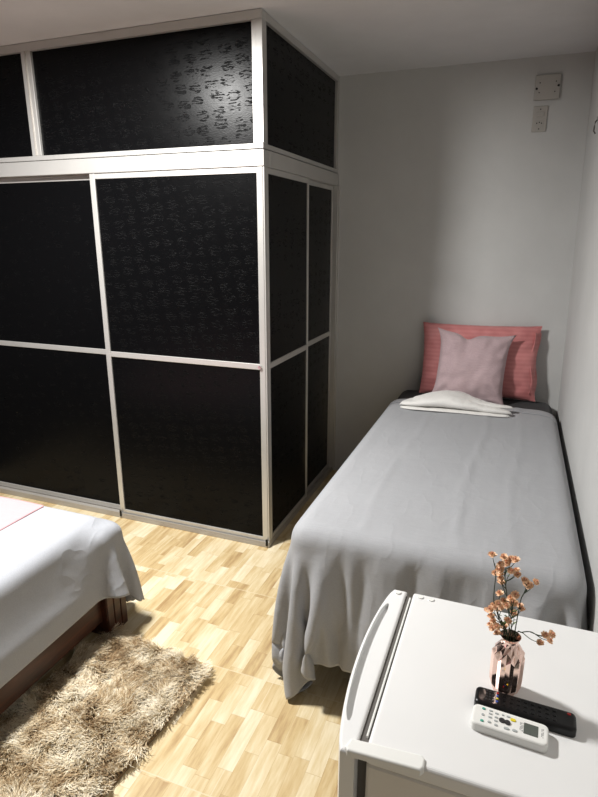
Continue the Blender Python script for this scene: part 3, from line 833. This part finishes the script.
sprig('thin single-blossom sprig standing highest at the left', (vx-.006, vy+.003, FZ+.02), [(1.104, -1.517, 1.061)], [(1.139, -1.505, .905), (1.116, -1.508, .96), (1.113, -1.510, 1.02), (1.109, -1.514, 1.045)], 5)
sprig('peach flower sprig drooping out to the right of the vase', (vx+.002, vy-.002, FZ+.02), low, [(1.158, -1.506, .902), (1.168, -1.506, .913), (1.182, -1.506, .918), (1.194, -1.507, .914)], 6)

# ------------------------------------------------------------------ remotes
def rounded(w, h, r, n=6):
    out = []
    for cx_, cy_, a0 in ((w/2-r, h/2-r, 0), (-w/2+r, h/2-r, 90), (-w/2+r, -h/2+r, 180), (w/2-r, -h/2+r, 270)):
        for k_ in range(n+1):
            a = R(a0+90*k_/n); out.append((cx_+r*math.cos(a), cy_+r*math.sin(a)))
    return out
rc = empty('air_conditioner_remote', (1.160, -1.600, FZ+.0005), 'white remote control with small grey screen, lying in front of the black one', 'remote control', rz=R(-3.5))
me = prism(rounded(.124, .047, .010), .0, .0163, .004, 3); part('body', me, M['white_plastic'], rc)
zt = .0165
def pad(name, pts, z0, z1, mat, par, lab=None, bev=.0006): return part(name, prism(pts, z0, z1, bev, 2), mat, par, label=lab)
def sh(pts, x, y): return [(a+x, c+y) for a, c in pts]
pad('screen', sh(rounded(.023, .024, .001, 2), .034, .0), .0158, zt+.0002, M['screen'], rc, 'grey liquid crystal screen', .0002)
for (x, y, w, h, mt) in [(-.044, .014, .006, .0045, 'teal'), (-.044, .0, .005, .0045, 'grey_key'), (-.044, -.014, .006, .0045, 'teal'),
    (-.032, .014, .006, .003, 'grey_key'), (-.032, .007, .006, .003, 'grey_key'), (-.032, -.001, .006, .003, 'grey_key'), (-.032, -.012, .006, .004, 'grey_key'),
    (-.022, .012, .006, .003, 'grey_key'), (-.022, .003, .006, .003, 'grey_key'), (-.022, -.005, .006, .003, 'grey_key'), (-.021, -.014, .006, .004, 'grey_key'),
    (-.012, .013, .004, .003, 'grey_key'), (-.003, .013, .006, .003, 'grey_key'), (-.004, -.014, .009, .0045, 'grey_key'), (.009, -.013, .008, .005, 'grey_key'), (.005, .009, .009, .0065, 'yellow')]:
    pad('button', sh(rounded(w, h, min(w, h)*.45, 3), x, y), .0158, zt+.0012, M[mt], rc)
bm = bmesh.new(); cyl(bm, (-.0125, .000, zt+.0004), .0048, .003, 20); cyl(bm, (-.0035, -.001, zt+.0004), .0048, .003, 20); box(bm, (-.0125, -.003, .0185), (-.0035, .002, zt+.0018))
part('button', tomesh(bm), M['key_dark'], rc, label='black double arrow button')
for x_, hgt, xs in ((.0165, .014, 3), (.0505, .018, 2)):
    part('printed_marks', boxes([((x_+i_*.002, -.009+j_*.0022, .0160), (x_+i_*.002+.0011, -.009+j_*.0022+.0014, zt+.0001)) for i_ in range(xs) for j_ in range(9) if (i_*7+j_*3) % 5]), M['print'], rc)
rb = empty('television_remote', (1.184, -1.553, FZ+.0005), 'long black remote control with tiny coloured keys, behind the white one', 'remote control', rz=R(-2.2))
me = prism(rounded(.168, .042, .009), .0, .017, .006, 4); part('body', me, M['black_plastic'], rb)
zt = .0172
for i_, c_ in enumerate(('red', 'blue', 'yellow', 'blue')):
    pad('button', sh(rounded(.0042, .003, .0012, 2), -.046, .0125-.0068*i_), .0165, zt+.001, M[c_], rb)
for i_ in range(3):
    for j_ in range(4):
        pad('button', sh(rounded(.0036, .0042, .0012, 2), -.064+i_*.0055, .0115-j_*.0068), .0165, zt+.0008, M['key_dark'], rb)
for i_ in range(8):
    for j_ in range(3):
        pad('button', sh(rounded(.0065, .006, .0018, 2), -.034+i_*.0118, .0105-j_*.0105), .0165, zt+.0008, M['black_plastic'], rb)
pad('button', sh(rounded(.0065, .0045, .002, 3), .072, .012), .0165, zt+.001, M['red'], rb, 'red power button')

# ------------------------------------------------------------------ lamp and light
L = bpy.data.lights.new('ceiling_lamp_light', 'AREA'); L.shape = 'DISK'; L.size = .26; L.energy = 118; L.color = (1.0, .99, .968)
lo_ = bpy.data.objects.new('ceiling_lamp_light', L); COL.objects.link(lo_); lo_.location = (-.68, -1.03, 2.455)
w = bpy.data.worlds.new('w'); scene.world = w; w.use_nodes = True
w.node_tree.nodes['Background'].inputs[0].default_value = (.8, .85, 1, 1); w.node_tree.nodes['Background'].inputs[1].default_value = .05

# ------------------------------------------------------------------ camera
yaw, pitch, roll, fpx = .36139854, .27984732, .00199756, 567.05144
cyw, syw = math.cos(yaw), math.sin(yaw)
fwd = Vector((-syw*math.cos(pitch), cyw*math.cos(pitch), -math.sin(pitch)))
rt_ = Vector((cyw, syw, 0)); up_ = rt_.cross(fwd)
c_, s_ = math.cos(roll), math.sin(roll)
r2 = rt_*c_+up_*s_; u2 = up_*c_-rt_*s_
cam = bpy.data.cameras.new('camera'); cam.sensor_fit = 'VERTICAL'; cam.sensor_height = 36; cam.lens = fpx*36/797; cam.clip_start = .05
co = bpy.data.objects.new('camera', cam); COL.objects.link(co)
co.matrix_world = Matrix(((r2.x, u2.x, -fwd.x, 1.09736869), (r2.y, u2.y, -fwd.y, -2.45684099), (r2.z, u2.z, -fwd.z, 1.59830445), (0, 0, 0, 1)))
scene.camera = co
vsx = scene.view_settings; vsx.view_transform = 'Standard'; vsx.look = 'None'; vsx.exposure = 0; vsx.gamma = 1; vsx.use_curve_mapping = False
